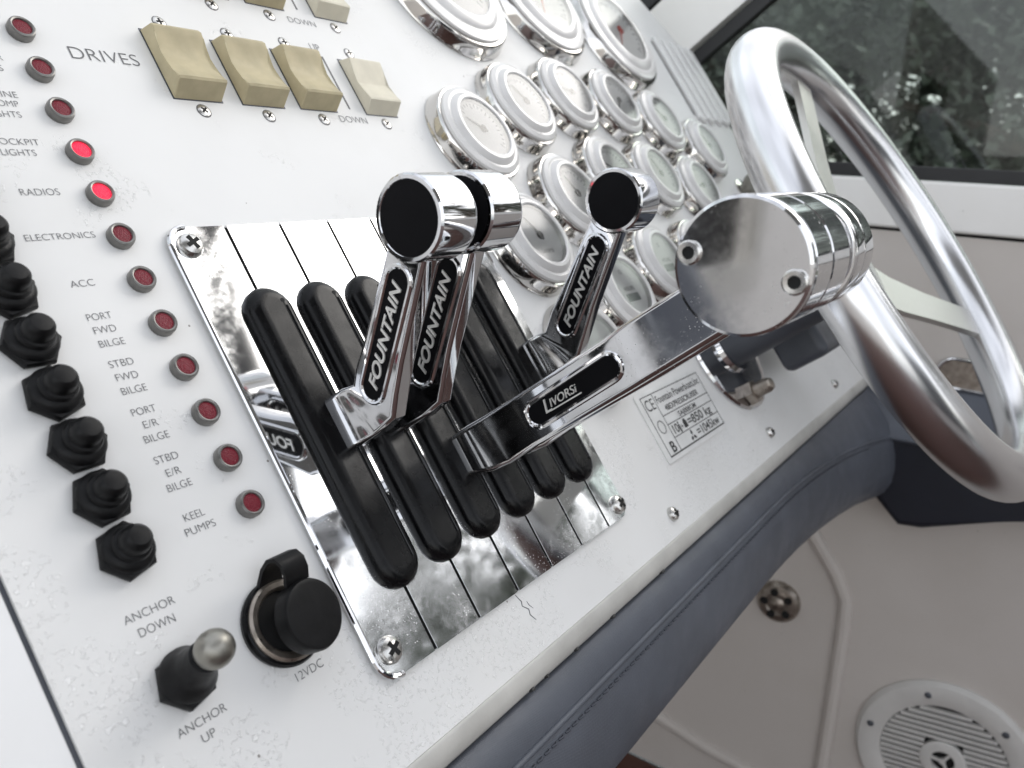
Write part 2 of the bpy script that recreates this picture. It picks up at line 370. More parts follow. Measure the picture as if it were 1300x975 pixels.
hseat = thing('shading_seat', 'navy padded helm seat added behind the camera to block low light', 'seat', (5, -62, -28), fr=MW)  # unseen, put in to darken the lower side wall
part('cushion', MB().box(-12, 22, -72, -52, -14, -9, 1.5, 4), 'navy', hseat, local=False); part('backrest', MB().box(-12, 22, -76, -71, -9, 14, 1.5, 4), 'navy', hseat, local=False); part('pedestal', MB().box(-9, 19, -72, -56, -28, -14, .5), 'cream', hseat, local=False)
# side window, pillar and windscreen
sw = thing('side_window', 'dark tinted side window in a black rubber gasket above the sill', 'window', (26.3, 0, 1), fr=MW)
WIN = [(9.2, 1.0), (4.2, 5.2), (-0.1, 9.0), (-15, 9.0), (-17, 1.0)]
part('pane', MB().prism(WIN, 26.30, 26.36, 'yzx'), 'wglass', sw, local=False)
def strip(p, q, wdt, x0, x1, b=None):
    b = b or MB(); p = Vector(p); q = Vector(q); d = (q - p).normalized(); n = Vector((-d.y, d.x)) * wdt
    return b.prism([p[:], q[:], (q + n)[:], (p + n)[:]], x0, x1, 'yzx', 0.05)
g = MB(); strip((9.2, 1.02), (-16, 1.02), -0.48, 26.1, 26.5, g); strip((8.9, 1.5), (-0.1, 9.0), 0.55, 26.08, 26.52, g); strip((-.1, 9.0), (-15, 9.0), 0.5, 26.1, 26.5, g); strip((-15, 9.0), (-17, 1.2), 0.5, 26.1, 26.5, g)
part('gasket', g, 'gasket', sw, local=False)
pl = MB().prism([(9.3, 1.3), (-0.2, 9.3), (-15.2, 9.3), (-15.2, 10.2), (2.4, 10.2), (5.1, 7.9), (12.0, 2.2), (12.0, 1.02)], 25.9, 26.7, 'yzx', 0.12)
solo('window_pillar', pl, 'cream', 'white raked pillar between the tinted side window and the windscreen', 'pillar', (26, 5, 1), MW)
ws = thing('windscreen', 'clear windscreen strip beyond the top corner of the dash', 'window', (20, 12, 8), fr=MW)
part('pane', MB().quad((-40, 12.4, 8.2), (26.6, 10.2, 4.2), (26.6, 2.9, 10.4), (-40, 4.6, 16)), 'fglass', ws, local=False)
g = MB(); strip((9.6, 4.2), (2.4, 10.4), -0.5, 25.85, 26.75, g); part('gasket', g, 'gasket', ws, local=False)

# armrest bolster on the side wall
ab = thing('armrest_bolster', 'dark navy padded armrest along the side wall under the steering wheel', 'armrest', (25, -8, -10), fr=MW)
part('cushion', MB().prism([(-5.0, -8.2), (-5.4, -10.1), (-6.8, -11.4), (-7.6, -11.3), (-10.65, -10.05), (-18, -7.6), (-18, -6.4), (-10.2, -7.6), (-7.8, -7.9)], 24.0, 25.98, 'yzx', 0.25, 4), 'navy', ab, local=False)
part('lit_top_pad', MB().prism([(24.05, -8.35), (24.05, -8.05), (25.98, -6.3), (25.98, -8.3)], -18, -4.2, 'xzy', 0.1, 3).xf(Matrix.Identity(4)), 'vinyl', ab, local=False)  # paler than the cushion: sky light on the top is put into the colour
part('piping', MB().tube([(24.0, -4.9, -8.1), (23.96, -6.0, -8.08), (23.95, -8, -8.02), (23.95, -12, -7.9), (24, -18, -7.8)], 0.1, 8), 'vinyl', ab, local=False)
rp = thing('recessed_pull', 'small oval recessed pull with a chrome lip behind the wheel rim', 'handle', (25.95, -8.4, -6.0), fr=MW)
part('recess', MB().prism(stadium(-8.4, -5.75, 0.9, 0.5), 25.9, 25.97, 'yzx'), 'brass', rp, local=False)
part('lip', MB().tube([(25.86, p[0], p[1]) for p in stadium(-8.4, -5.75, 0.9, 0.55)], 0.07, 8, closed=True), 'chrome', rp, local=False)

# speaker on the side wall
CY, CZ = -9.87, -21.4
sp = thing('wall_speaker', 'round grey-white marine speaker with slatted grille low on the side wall', 'speaker', (26, CY, CZ), fr=MW)
mx = RY(-PI / 2)
part('bezel', MB().lathe([(3.35, 0), (3.35, .12), (3.2, .3), (2.9, .36), (2.55, .3), (2.35, .22), (2.3, .1), (2.3, 0)], 64, mx), 'spk', sp)
part('cone', MB().lathe([(2.32, .04), (0, .04)], 48, mx), 'void', sp)
g = MB()
for i in range(-9, 10):
    y = i * 0.235
    x = math.sqrt(max(0, 2.31 ** 2 - y * y))
    m2 = mx @ RZ(PI / 2 + .12)
    if abs(y) < .75: g.box(-x, -.7, y - .06, y + .06, .1, .26, 0, 1, m2).box(.7, x, y - .06, y + .06, .1, .26, 0, 1, m2)
    else: g.box(-x, x, y - .06, y + .06, .1, .26, 0, 1, m2)
g.box(-.05, .05, .6, 2.3, .2, .3, 0, 1, mx @ RZ(.12)); part('grille', g, 'spk', sp)
g = MB().lathe([(.85, .1), (.85, .3), (.75, .36), (.45, .36), (.42, .2)], 40, mx)
for k in range(3): g.box(-.05, .05, 0, .45, .2, .32, 0, 1, mx @ RZ(k * 2 * PI / 3))
g.lathe([(.12, .2), (.12, .35), (0, .35)], 16, mx); part('tweeter_ring', g, 'spk', sp)
part('tweeter', MB().lathe([(.44, .16), (0, .16)], 24, mx), 'void', sp)
for k in range(6):
    a = k * PI / 3 + .35
    part('screw', MB().lathe([(.13, .3), (.13, .38), (.06, .42), (0, .42)], 14, mx @ T(2.85 * math.cos(a), 2.85 * math.sin(a), 0)), 'slate', sp)
# star handled drain knob on the wall
kn = thing('star_knob', 'round tarnished chrome knob with star cutouts on the wall under the bolster', 'knob', (26, -2.6, -17.0), fr=MW)
part('disc', MB().lathe([(.92, 0), (.92, .2), (.8, .36), (.5, .42), (.45, .36), (.3, .36), (.2, .44), (0, .46)], 40, RY(-PI / 2)), 'brass', kn)
g = MB()
for k in range(5): g.lathe([(.17, .38), (.17, .45), (0, .45)], 16, RY(-PI / 2) @ RZ(k * 2 * PI / 5 + .3) @ T(.55, 0, 0))
part('cutout', g, 'void', kn)

# ------------------------------------------------------------------ trees on the bank
def leaf_crown(seed, n, rx, rz, cz, size):
    rd = random.Random(seed); b = MB(); cl = []
    for k in range(26):
        a = rd.uniform(0, 2 * PI); e = rd.uniform(-.9, 1); r = rd.uniform(.35, 1) ** .6
        cl.append((Vector((rx * r * math.cos(a) * math.sqrt(1 - .7 * e * e), rx * r * math.sin(a) * math.sqrt(1 - .7 * e * e), cz + rz * e * r)), rd.uniform(.22, .42) * rx))
    for i in range(n):
        c, rr = rd.choice(cl); d = Vector((rd.gauss(0, 1), rd.gauss(0, 1), rd.gauss(0, .8)))
        p = c + d.normalized() * rr * rd.uniform(.3, 1.05)
        q = Euler((rd.uniform(-1, 1), rd.uniform(-1, 1), rd.uniform(0, 6.3))).to_matrix(); s = size * rd.uniform(.5, 1.3)
        b.quad(p + q @ Vector((-s, 0, 0)), p + q @ Vector((0, -s * .5, 0)), p + q @ Vector((s, 0, 0)), p + q @ Vector((0, s * .5, 0)))
    return b
def tree(label, base, seed, h, rx, lm, nleaf=15000, group='trees on the bank beyond the cockpit'):
    t = thing('leafy_tree', label, 'tree', base, group, MW)
    rd = random.Random(seed + 50)
    b = MB().tube([(0, 0, 0), (rx * .05, 0, h * .3), (rx * .02, rx * .06, h * .6), (0, 0, h * .85)], [rx * .11, rx * .08, rx * .055, rx * .02], 10)
    for k in range(7):
        a = rd.uniform(0, 6.3); z = h * rd.uniform(.3, .65); b.tube([(0, 0, z), (rx * .4 * math.cos(a), rx * .4 * math.sin(a), z + h * .12), (rx * .75 * math.cos(a), rx * .75 * math.sin(a), z + h * .2)], [rx * .045, rx * .03, rx * .01], 7)
    part('trunk', b, 'bark', t)
    part('crown', leaf_crown(seed, nleaf, rx, h * .42, h * .6, rx * .03), lm, t)
    return t
TR = []
t1 = tree('dark green tree directly behind the tinted side window', (330, 30, -52), 1, 165, 80, 'leaf')
t2 = tree('tall leafy tree on the bank well aft of the side window', (320, -230, -52), 2, 245, 105, 'leaf')
t3 = tree('yellow-green tree seen through the windscreen corner', (330, 190, -52), 3, 170, 75, 'leaf2')
dup(t1, (345, -90, -54), 'dark green tree behind the aft part of the side window', MW, RZ(2.1))
dup(t1, (300, 110, -56), 'broad dark tree behind the forward part of the side window', MW, RZ(.8))
dup(t2, (250, -340, -50), 'dark green tree farthest aft on the bank', MW, RZ(4.0))
dup(t3, (420, -30, -44), 'yellow-green tree standing behind the front row of trees', MW, RZ(1.0))
dup(t3, (400, -170, -46), 'yellow-green tree behind the row, aft of the window', MW, RZ(3.0))
tb = tree('bushy dark shrub tree low on the bank behind the window', (235, -10, -58), 9, 95, 70, 'leaf', 13000)
dup(tb, (250, 70, -60), 'bushy dark shrub tree low on the bank, forward of the window', MW, RZ(1.7))
dup(tb, (262, -95, -60), 'bushy dark shrub tree low on the bank, aft of the window', MW, RZ(3.3))

# ------------------------------------------------------------------ dash panel
dash = thing('instrument_panel', 'glossy white gelcoat dash panel carrying all switches, gauges and levers', 'dashboard', (0, 0, 0))
mb = MB().prism([(-4.43, -7.74), (25.7, -7.74), (25.7, 2.5), (26.05, 6.45), (23.4, 9.8), (23.0, 11), (-4.43, 11)], -0.5, 0, 'xyz')
part('panel_face', mb, 'panel', dash)
part('lower_lip', MB().prism([(-7.742, -.5), (-7.742, .02), (-7.79, .035), (-7.93, .0), (-8.07, -.08), (-8.13, -.22), (-8.14, -.7), (-7.9, -.7)], -20, 25.0, 'yzx'), 'lip', dash, 60)
def lab(t, x0, x1, y, h=.1): return text(t, 'ink', dash, 'printed_label', (x0, y, .006), (1, 0, 0), (0, 1, 0), x1 - x0, h, thin=-0.012)
for t, a, b, y, h in [('RADIOS', -2.58, -2.10, .565, .105), ('COCKPIT', -2.64, -2.06, 1.305, .1), ('LIGHTS', -2.58, -2.16, 1.145, .1), ('ENGINE', -2.54, -2.05, 2.03, .1), ('COMP', -2.43, -2.09, 1.885, .1), ('LIGHTS', -2.54, -2.12, 1.72, .1),
                       ('R', -2.08, -2.01, 2.61, .1), ('S', -2.13, -2.07, 2.44, .1), ('ELECTRONICS', -2.77, -1.91, -.07, .095), ('ACC', -2.5, -2.2, -.74, .1),
                       ('PORT', -2.49, -2.18, -1.205, .1), ('FWD', -2.48, -2.2, -1.385, .1), ('BILGE', -2.49, -2.17, -1.57, .1),
                       ('STBD', -2.49, -2.18, -1.85, .1), ('FWD', -2.48, -2.2, -2.03, .1), ('BILGE', -2.49, -2.17, -2.215, .1),
                       ('PORT', -2.49, -2.18, -2.5, .1), ('E/R', -2.42, -2.23, -2.68, .1), ('BILGE', -2.49, -2.17, -2.86, .1),
                       ('STBD', -2.49, -2.18, -3.14, .1), ('E/R', -2.42, -2.23, -3.325, .1), ('BILGE', -2.49, -2.17, -3.505, .1),
                       ('KEEL', -2.46, -2.19, -3.9, .1), ('PUMPS', -2.52, -2.12, -4.07, .1), ('ANCHOR', -3.56, -2.97, -4.705, .1), ('DOWN', -3.47, -3.05, -4.89, .105),
                       ('ANCHOR', -3.54, -2.95, -6.0, .1), ('UP', -3.33, -3.17, -6.17, .1), ('12VDC', -2.04, -1.63, -6.15, .11),
                       ('DRIVES', -1.04, .0, 2.79, .22), ('UP', 3.88, 4.12, 3.68, .17), ('DOWN', 3.66, 4.37, 2.06, .15), ('DOWN', 3.68, 4.36, 4.28, .14)]:
    lab(t, a, b, y, h)
for y0, y1 in ((2.37, 3.56), (4.64, 5.83)):
    part('printed_line', MB().box(4.05, 4.09, y0, y1, 0, .006), 'ink', dash)
def sliver(pts, wd, z): 
    b = MB(); rd = random.Random(len(pts)); L_ = []; R_ = []
    for i, (x, y) in enumerate(pts):
        t = wd * rd.uniform(.4, 1.2) * (0.25 if i in (0, len(pts) - 1) else 1); L_.append((x - t, y)); R_.append((x + t, y + rd.uniform(-.01, .01)))
    b.prism(L_ + R_[::-1], z, z + .006); return b
part('gelcoat_crack', sliver([(1.97, -6.8), (2.03, -6.93), (2.0, -7.0), (2.1, -7.1), (2.07, -7.18), (2.14, -7.3)], .011, .001), 'ink', dash)
part('gelcoat_crack', sliver([(2.14, -6.98), (2.15, -7.05), (2.2, -7.12)], .008, .001), 'ink', dash)
for x, l in ((4.0, .09), (2.75, .07), (1.85, .05), (1.42, .08), (6.05, .12)):
    part('edge_chip', MB().box(x, x + l, -8.125, -8.07, -.14, -.055, .015), 'inkb', dash)
# louvre ribs on the far end of the dash, with shadow lines painted between
for k in range(5):
    x = 22.6 + k * .78
    part('louvre_shadow_line', MB().prism([(x - .16, 3.7), (x - .03, 3.62), (x - .03, 6.9), (x - .16, 6.95)], -.01, .012, 'xyz'), 'ink', dash); part('louvre', MB().prism([(x, 3.5), (x + .45, 3.25), (x + .45, 6.9), (x, 7.1)], -.02, .16, 'xyz', .14, 3), 'panel', dash)
sp2 = solo('side_console_panel', MB().prism([(-13, -7.74), (-4.49, -7.74), (-4.49, 11), (-13, 11)], -.5, .0, 'xyz', .03, 2), 'panel2', 'white console panel left of the dark seam beside the dash', 'panel', (-8, -5, 0))
cd_ = thing('chart_display', 'dark framed chart display set in the console left of the seam', 'display', (-9.4, -3, 0))
part('frame', MB().box(-3.7, 3.8, -2.0, 2.0, 0, .3, .14, 3), 'slate', cd_); part('screen', MB().box(-3.1, 3.3, -1.4, 1.4, .3, .305), 'screen', cd_)
solo('panel_seam', MB().box(-4.49, -4.43, -7.7, 11, -.4, -.05), 'slate', 'thin dark sealant seam between the dash and the console panel', 'seam', (-4.46, -5, 0))

# padded bolster along the lower edge of the dash
bo = thing('dash_bolster', 'long slate grey vinyl bolster with a stitched seam along the lower edge of the dash', 'bolster', (0, -9, 0))
prof_top = [(-8.12, -.9), (-8.12, -.28), (-8.2, -.17), (-8.4, -.13), (-8.6, -.14), (-8.76, -.2), (-8.8, -.6)]
prof_low = [(-8.8, -.6), (-8.83, -.24), (-9.0, -.22), (-9.4, -.38), (-9.9, -.66), (-10.3, -1.0), (-10.55, -1.45), (-10.6, -2.0), (-10.2, -2.7), (-9.2, -2.7)]
xs = [-20 + i * 1.0 for i in range(41)] + [20.5, 21.2, 21.9, 22.6, 23.2, 23.7, 24.4]
def drop(x): return .0092 * max(0, x - 12) ** 2       # the roll sinks towards its starboard end
def sweep(prof):
    b = MB(); secs = []
    for x in xs:
        secs.append([(x, y - drop(x) * min(1, max(0, (-8.2 - y) / .56)), z) for y, z in prof])
    return b.loft(secs)
part('top_band', sweep(prof_top), 'vinyl', bo, 50, local=False); part('lower_roll', sweep(prof_low), 'vinyl', bo, 50, local=False)
def along(y, z):
    out = []
    for x in xs:
        out.append((x, y - drop(x), z))
    return out
part('piping', MB().tube(along(-8.8, -.2), .055, 8), 'vinyl', bo, 50, local=False)
st = MB(); x = -5.0
while x < 21: d_ = drop(x + .07); st.tube([(x, -8.97 - d_, -.215), (x + .07, -8.975 - d_, -.185), (x + .14, -8.97 - d_, -.215)], .02, 5); x += .2
part('stitching', st, 'thread', bo, 50, local=False)

# ------------------------------------------------------------------ screws
def screw_mb(r, h): return MB().lathe([(r, 0), (r, h * .25), (r * .86, h * .7), (r * .55, h * .95), (0, h)], 28)
def cross_mb(r, h):
    z0, z1 = h * .55, h * 1.04
    return MB().box(-r * .58, r * .58, -r * .16, r * .16, z0, z1).box(-r * .16, r * .16, -r * .58, r * .58, z0 + .001, z1 + .001)
def screw(name, parent, x, y, z, r, h, rz=.3, m='steel'):
    s = part(name, screw_mb(r, h).xf(T(x, y, z) @ RZ(rz)), m, parent); part('cross_slot', cross_mb(r, h).xf(T(x, y, z) @ RZ(rz)), 'void', s); return s
for (x, y), l in (((7.3, -7.32), 'small steel screw in the dash just below the corner of the chrome throttle plate'), ((13.85, -7.22), 'small steel screw in the dash below the steering column flange'), ((20.71, -7.26), 'small steel screw in the dash left of the wheel rim near the lip')):
    t = thing('panel_screw', l, 'screw', (x, y, 0), 'screws along the lower edge of the dash')
    s = part('screw_head', screw_mb(.155, .13), 'steel', t); part('cross_slot', cross_mb(.155, .13), 'void', t)

# ------------------------------------------------------------------ indicator lamps
LN = ['topmost, level with nothing but bare panel', 'second from the top of its column, beside the letter R', 'beside the ENGINE COMP LIGHTS label', 'beside the COCKPIT LIGHTS label', 'beside the RADIOS label', 'beside the ELECTRONICS label', 'beside the ACC label', 'beside the PORT FWD BILGE label', 'beside the STBD FWD BILGE label', 'beside the PORT E/R BILGE label', 'beside the STBD E/R BILGE label', 'beside the KEEL PUMPS label']
proto = None
for i, n in enumerate(LN):
    lit = i in (3, 4); base = (-1.617, 3.124 - .646 * i, 0)
    lb = ('lit bright red indicator lamp ' if lit else 'unlit dark red indicator lamp ') + n
    if i == 0: lb = 'unlit dark red indicator lamp at the top of the column'
    t = thing('indicator_lamp', lb, 'lamp', base, 'indicator lamps in a column')
    if proto is None:
        r_ = MB().lathe([(.165, 0), (.175, .02), (.175, .09), (.165, .125), (.147, .135), (.128, .128), (.118, .1)], 36).mesh('bezel_ring', 'ring')
        l_ = MB().lathe([(.12, .09), (.12, .108), (.08, .116), (0, .119)], 30).mesh('lens', 'lens'); l2 = l_.copy(); l2.materials.clear(); l2.materials.append(M['lenslit'])
        proto = 1
    a = bpy.data.objects.new('bezel_ring', r_); COL.objects.link(a); a.parent = t
    b = bpy.data.objects.new('lens', l2 if lit else l_); COL.objects.link(b); b.parent = t

# ------------------------------------------------------------------ rubber booted toggles
def hexnut(r, h): r *= .94; return MB().prism([(r * math.cos(k * PI / 3 + .25), r * math.sin(k * PI / 3 + .25)) for k in range(6)], 0, h, 'xyz', .05, 2)
TN = {9: 'beside the KEEL PUMPS label, lowest of its column', 8: 'beside the STBD E/R BILGE label', 7: 'beside the PORT E/R BILGE label', 6: 'beside the STBD FWD BILGE label', 5: 'beside the PORT FWD BILGE label', 4: 'beside the ACC label', 3: 'left of the ELECTRONICS label, cut by the photo edge', 2: 'left of the RADIOS label, cut by the photo edge'}
tp = None
for k in range(9, 1, -1):
    i = k + 2; base = (-3.26, 3.124 - .646 * i, 0); lb = 'black rubber booted toggle switch ' + TN[k]
    if tp is None:
        tp = thing('toggle_switch', lb, 'switch', base, 'booted toggle switches in a column')
        part('hex_nut', hexnut(.36, .15), 'rubber', tp)
        bt = MB().lathe([(.29, .13), (.285, .165), (.25, .205), (.2, .22), (.195, .23), (.215, .25), (.2, .285), (.172, .3), (.168, .37), (.155, .43), (.11, .475), (0, .49)], 36, RX(-.1))
        part('boot', bt, 'rubber', tp)
    else:
        c = dup(tp, base, lb, mtx=RZ(random.uniform(-.3, .3)))
an = thing('anchor_toggle', 'black booted toggle with a bare round metal tip between ANCHOR DOWN and ANCHOR UP', 'switch', (-3.26, -5.49, 0))
part('hex_nut', hexnut(.36, .17), 'rubber', an)
part('boot', MB().lathe([(.31, .15), (.3, .22), (.25, .3), (.21, .4), (.19, .55), (.18, .66), (.1, .7), (0, .7)], 32, RX(-.18)), 'rubber', an)
part('ball_tip', MB().lathe([(.07, .5)] + [(.205 * math.sin(a * PI / 14), .86 - .215 * math.cos(a * PI / 14)) for a in range(2, 15)], 32, RX(-.16)), 'ball', an)

# ------------------------------------------------------------------ 12 volt socket with its rubber cap hanging open
so_ = thing('power_socket', 'round metal power socket with a black rubber cap hanging half open above the 12VDC label', 'socket', (-1.9, -5.45, 0))
part('flange', MB().lathe([(.53, 0), (.54, .06), (.52, .1), (.47, .12)], 48), 'black', so_)
part('metal_ring', MB().lathe([(.49, .05), (.49, .14), (.46, .17), (.4, .16), (.37, .13), (.36, -.1)], 48), 'brass', so_)
part('socket_well', MB().lathe([(.365, .09), (.36, .085), (0, .08)], 36), 'void', so_)
capm = T(.06, -.05, .17) @ RY(.12) @ RX(.1)
part('cap', MB().lathe([(0, 0), (.3, 0), (.31, .1), (.3, .14), (.4, .15), (.43, .17), (.43, .33), (.41, .37), (.36, .385), (0, .385)], 48, capm), 'rubber', so_)
def ribbon(pts, wdt, th):
    secs = []
    pts = [Vector(p) for p in pts]
    for i, p in enumerate(pts):
        t = (pts[min(i + 1, len(pts) - 1)] - pts[max(i - 1, 0)]).normalized(); s = Vector((1, 0, 0)); n = t.cross(s).normalized()
        secs.append([p - s * wdt / 2 - n * th / 2, p + s * wdt / 2 - n * th / 2, p + s * wdt / 2 + n * th / 2, p - s * wdt / 2 + n * th / 2])
    return MB().loft(secs)
part('strap', ribbon([(.02, .4, .06), (.02, .52, .14), (.03, .64, .3), (.04, .7, .46), (.06, .67, .56), (.08, .58, .6), (.1, .46, .56), (.1, .34, .48)], .34, .05), 'rubber', so_, 60)

# ------------------------------------------------------------------ rocker switches
def rocker(base, label, prof, m, wdt=.87, low=True):
    t = thing('rocker_switch', label, 'switch', base, 'ivory rocker switches')
    part('surround', MB().box(-wdt / 2 - .012, wdt / 2 + .012, -.012, 1.28, 0, .01), 'slate', t)
    part('paddle', MB().prism(prof, -wdt / 2, wdt / 2, 'yzx', .03, 3), m, t, 28)
    for yy in (-.19, 1.47): screw('screw', t, 0, yy, .004, .108, .025, random.uniform(0, 1.5), 'steel'); part('screw_hole', MB().lathe([(.125, .003), (0, .004)], 24, T(0, yy, 0)), 'ink', t)
    return t
pc = [(0, .0), (.13, .32), (.17, .34), (.3, .27), (.5, .2), (.68, .18), (.86, .21), (1.0, .28), (1.1, .31), (1.16, .28), (1.26, .0)]
pk = [(0, .0), (.16, .27), (.2, .28), (.6, .15), (.64, .15), (1.06, .27), (1.11, .27), (1.25, .0)]
rk = rocker((.73, 2.25, 0), 'yellowed ivory rocker switch nearest the DRIVES label', pc, 'ivory')
r4 = rocker((4.9, 2.28, 0), 'paler cream rocker switch with an angled face, right of the UP and DOWN line', pk, 'ivory2')
dup(rk, (2.0, 2.25, 0), 'yellowed ivory rocker switch second from the DRIVES label, in the full row')
dup(rk, (3.25, 2.27, 0), 'yellowed ivory rocker switch left of the UP and DOWN line, third in the full row')
dup(rk, (2.0, 4.52, 0), 'yellowed ivory rocker switch of the upper row, only its lower edge in the photo')
dup(rk, (3.25, 4.54, 0), 'yellowed ivory rocker switch of the upper row, left of the upper DOWN label')
dup(r4, (4.9, 4.55, 0), 'paler cream rocker switch of the upper row, right of the upper DOWN label')

# ------------------------------------------------------------------ gauges
def gauge(base, label, f=1.0, needle=None, red=False, style='dial', group='small round gauges'):
    t = thing('gauge', label, 'gauge', base, group)
    part('chrome_rim', MB().lathe([(1.25 * f, 0), (1.26 * f, .03), (1.235 * f, .09), (1.20 * f, .3), (1.16 * f, .36), (1.05 * f, .37)], 64), 'rimchrome', t)
    part('white_bezel', MB().lathe([(1.10 * f, .34), (1.115 * f, .38), (1.10 * f, .43), (1.0 * f, .47), (.97 * f, .46), (.93 * f, .46), (.9 * f, .5), (.82 * f, .565), (.75 * f, .57), (.72 * f, .55), (.71 * f, .44)], 64), 'bezelw', t, 30)
    d = part('dial_face', MB().lathe([(.73 * f, .44), (0, .44)], 48), 'dial', t)
    tk = MB()
    n = 25
    for i in range(n):
        a = math.radians(225 - i * 270 / (n - 1)); big = i % 4 == 0
        r0 = (.52 if big else .58) * f
        tk.box(r0, .65 * f, -.012 * f, .012 * f, .441, .446, 0, 1, RZ(a))
    if style == 'lcd': tk.box(-.32 * f, .32 * f, -.36 * f, -.33 * f, .441, .446)
    if style == 'dial': part('tick_marks', tk, 'ink', t)
    if style == 'lcd':
        part('display', MB().box(-.3, .3, -.34, -.14, .441, .447), 'lcd', t)
        text('HOURS', 'ink', t, 'lettering', (0, -.06, .447), (1, 0, 0), (0, 1, 0), None, .11, align='C')
        text('12', 'ink', t, 'lettering', (-.02, .38, .447), (1, 0, 0), (0, 1, 0), None, .12, align='C')
    if style == 'script': text('Livorsi', 'ink', t, 'lettering', (0, -.42, .447), (1, 0, 0), (0, 1, 0), None, .13, italic=.25, align='C')
    if needle is not None:
        nd = part('needle', MB().prism([(-.12 * f, -.03 * f), (.52 * f, -.008 * f), (.52 * f, .008 * f), (-.12 * f, .03 * f)], .46, .475, 'xyz').lathe([(.09 * f, .44), (.09 * f, .485), (0, .49)], 20).xf(RZ(needle)), 'red' if red else 'inkb', t)
    part('glass', MB().lathe([(.725 * f, .535), (.5 * f, .545), (0, .55)], 48), 'gglass', t)
    return t
cx = [7.37, 9.87, 12.58, 15.34, 18.06, 20.7]; ya = [1.8, 2.76, 3.3, 3.3, 2.85, 1.93]
A = ['leftmost small gauge of the top arc, just right of the cream rocker', 'second small gauge from the left in the top arc', 'third small gauge from the left in the top arc, below the middle large gauge', 'fourth small gauge from the left in the top arc', 'fifth small gauge in the top arc, below the louvres', 'rightmost small gauge of the top arc, nearest the wheel rim']
for i in range(6): gauge((cx[i], ya[i], 0), A[i], needle=[2.6, 2.2, 3.0, 3.9, 2.4, 2.0][i])
Bn = ['small gauge of the second row, left of the far lever knob', 'small gauge of the second row, mostly behind the far lever knob', 'small gauge of the second row, right of the far lever knob', 'small gauge of the second row just above the large chrome throttle knob']
for i, y in enumerate((.14, .8, .75, .33)): gauge((cx[i + 1], y, 0), Bn[i], needle=[2.0, 2.7, 1.9, 3.2][i])
gauge((7.3, -.88, 0), 'small gauge with script lettering right of the two front lever knobs', needle=2.1, style='script')
gauge((9.8, -2.47, 0), 'small hour-meter gauge with a grey display between the far lever and the throttle arm', style='lcd')
gauge((12.53, -1.93, 0), 'small display gauge left of the large chrome throttle knob', style='lcd')
gauge((15.34, -1.95, 0), 'small gauge almost wholly hidden by the large chrome throttle knob', needle=2.4)
gauge((7.3, -3.55, 0), 'small gauge low down, mostly hidden by the far lever and the throttle arm', style='script')
gauge((9.55, 6.38, 0), 'leftmost of the three large gauges at the top', 1.71, 2.2, False, group='large round gauges')
gauge((14.1, 6.86, 0), 'middle of the three large gauges at the top, with a red needle', 1.71, 4.2, True, group='large round gauges')
gauge((18.65, 6.38, 0), 'rightmost of the three large gauges, beside the louvres, with a red needle', 1.71, 4.0, True, group='large round gauges')
bk = thing('ball_knob', 'small tarnished ball knob at the far end of the dash beside the wheel rim', 'knob', (22.9, .35, 0))
part('ball', MB().lathe([(.25, 0), (.25, .2)] + [(.42 * math.sin(a * PI / 12), .5 - .42 * math.cos(a * PI / 12)) for a in range(3, 13)], 28), 'ball', bk); part('base_ring', MB().lathe([(.5, 0), (.5, .06), (.25, .1)], 28), 'rimchrome', bk)

# ------------------------------------------------------------------ maker's capacity plate
ce = thing('capacity_plate', 'silver builder capacity plate with CE mark and black print right of the throttle plate', 'plate', (8.2, -6.45, 0))
part('plate_body', MB().prism(rrect(0, 3.55, 0, 1.66, .08), 0, .03, 'xyz', .012, 2), 'ceplate', ce)
g = MB(); z0, z1 = .03, .034
def ln(x0, x1, y0, y1): g.box(x0, x1, y0, y1, z0, z1)
ln(.2, 3.42, .1, .135); ln(.2, 3.42, 1.54, 1.56); ln(.2, .222, .1, 1.56); ln(3.4, 3.42, .1, 1.56); ln(.77, .79, .1, 1.56)
for y in (.97, .75, .43): ln(.77, 3.4, y, y + .02)
part('ruled_lines', g, 'inkb', ce)
def ct(t, x, y, w, h, th=0.0): text(t, 'inkb', ce, 'lettering', (x, y, .035), (1, 0, 0), (0, 1, 0), w, h, thin=th)
ct('Fountain Powerboats,Inc', .85, 1.28, 2.45, .19, .004); ct('48EXPRESSCRUISER', 1.05, 1.05, 1.9, .14, .012); ct('SAJ008GM', 1.5, .8, 1.0, .13, .012)
ct('10', .9, .5, .28, .22, .015); ct('+', 1.3, .5, .12, .16); ct('=850 kg', 1.72, .5, 1.4, .22, .015); ct('=1045kw', 1.9, .18, 1.35, .22, .015); ct('CE', .28, 1.2, .42, .28, .0); ct('B', .42, .17, .22, .26, .02)
g = MB().prism(stadium(0, 0, .07, .035, 5), .03, .036, 'yxz').xf(T(1.24, .56, 0)).xf(Matrix.Identity(4)); g.lathe([(.035, .036), (0, .036)], 12, T(1.24, .7, 0)); part('person_mark', g, 'inkb', ce)
part('bag_mark', MB().prism([(1.48, .5), (1.66, .5), (1.66, .64), (1.6, .72), (1.54, .72), (1.48, .64)], .03, .036), 'inkb', ce)
g = MB()
for k in range(3): g.prism([(0, 0), (.05, .06), (.02, .15), (-.02, .15), (-.05, .06)], .03, .036 + k * .0006).xf(Matrix.Identity(4)) if False else g.prism([(c * math.cos(k * 2.094) - d * math.sin(k * 2.094), c * math.sin(k * 2.094) + d * math.cos(k * 2.094)) for c, d in ((0, .02), (.045, .07), (.02, .15), (-.02, .15), (-.045, .07))], .03, .036)
part('propeller_mark', g.xf(T(1.62, .26, 0)), 'inkb', ce)
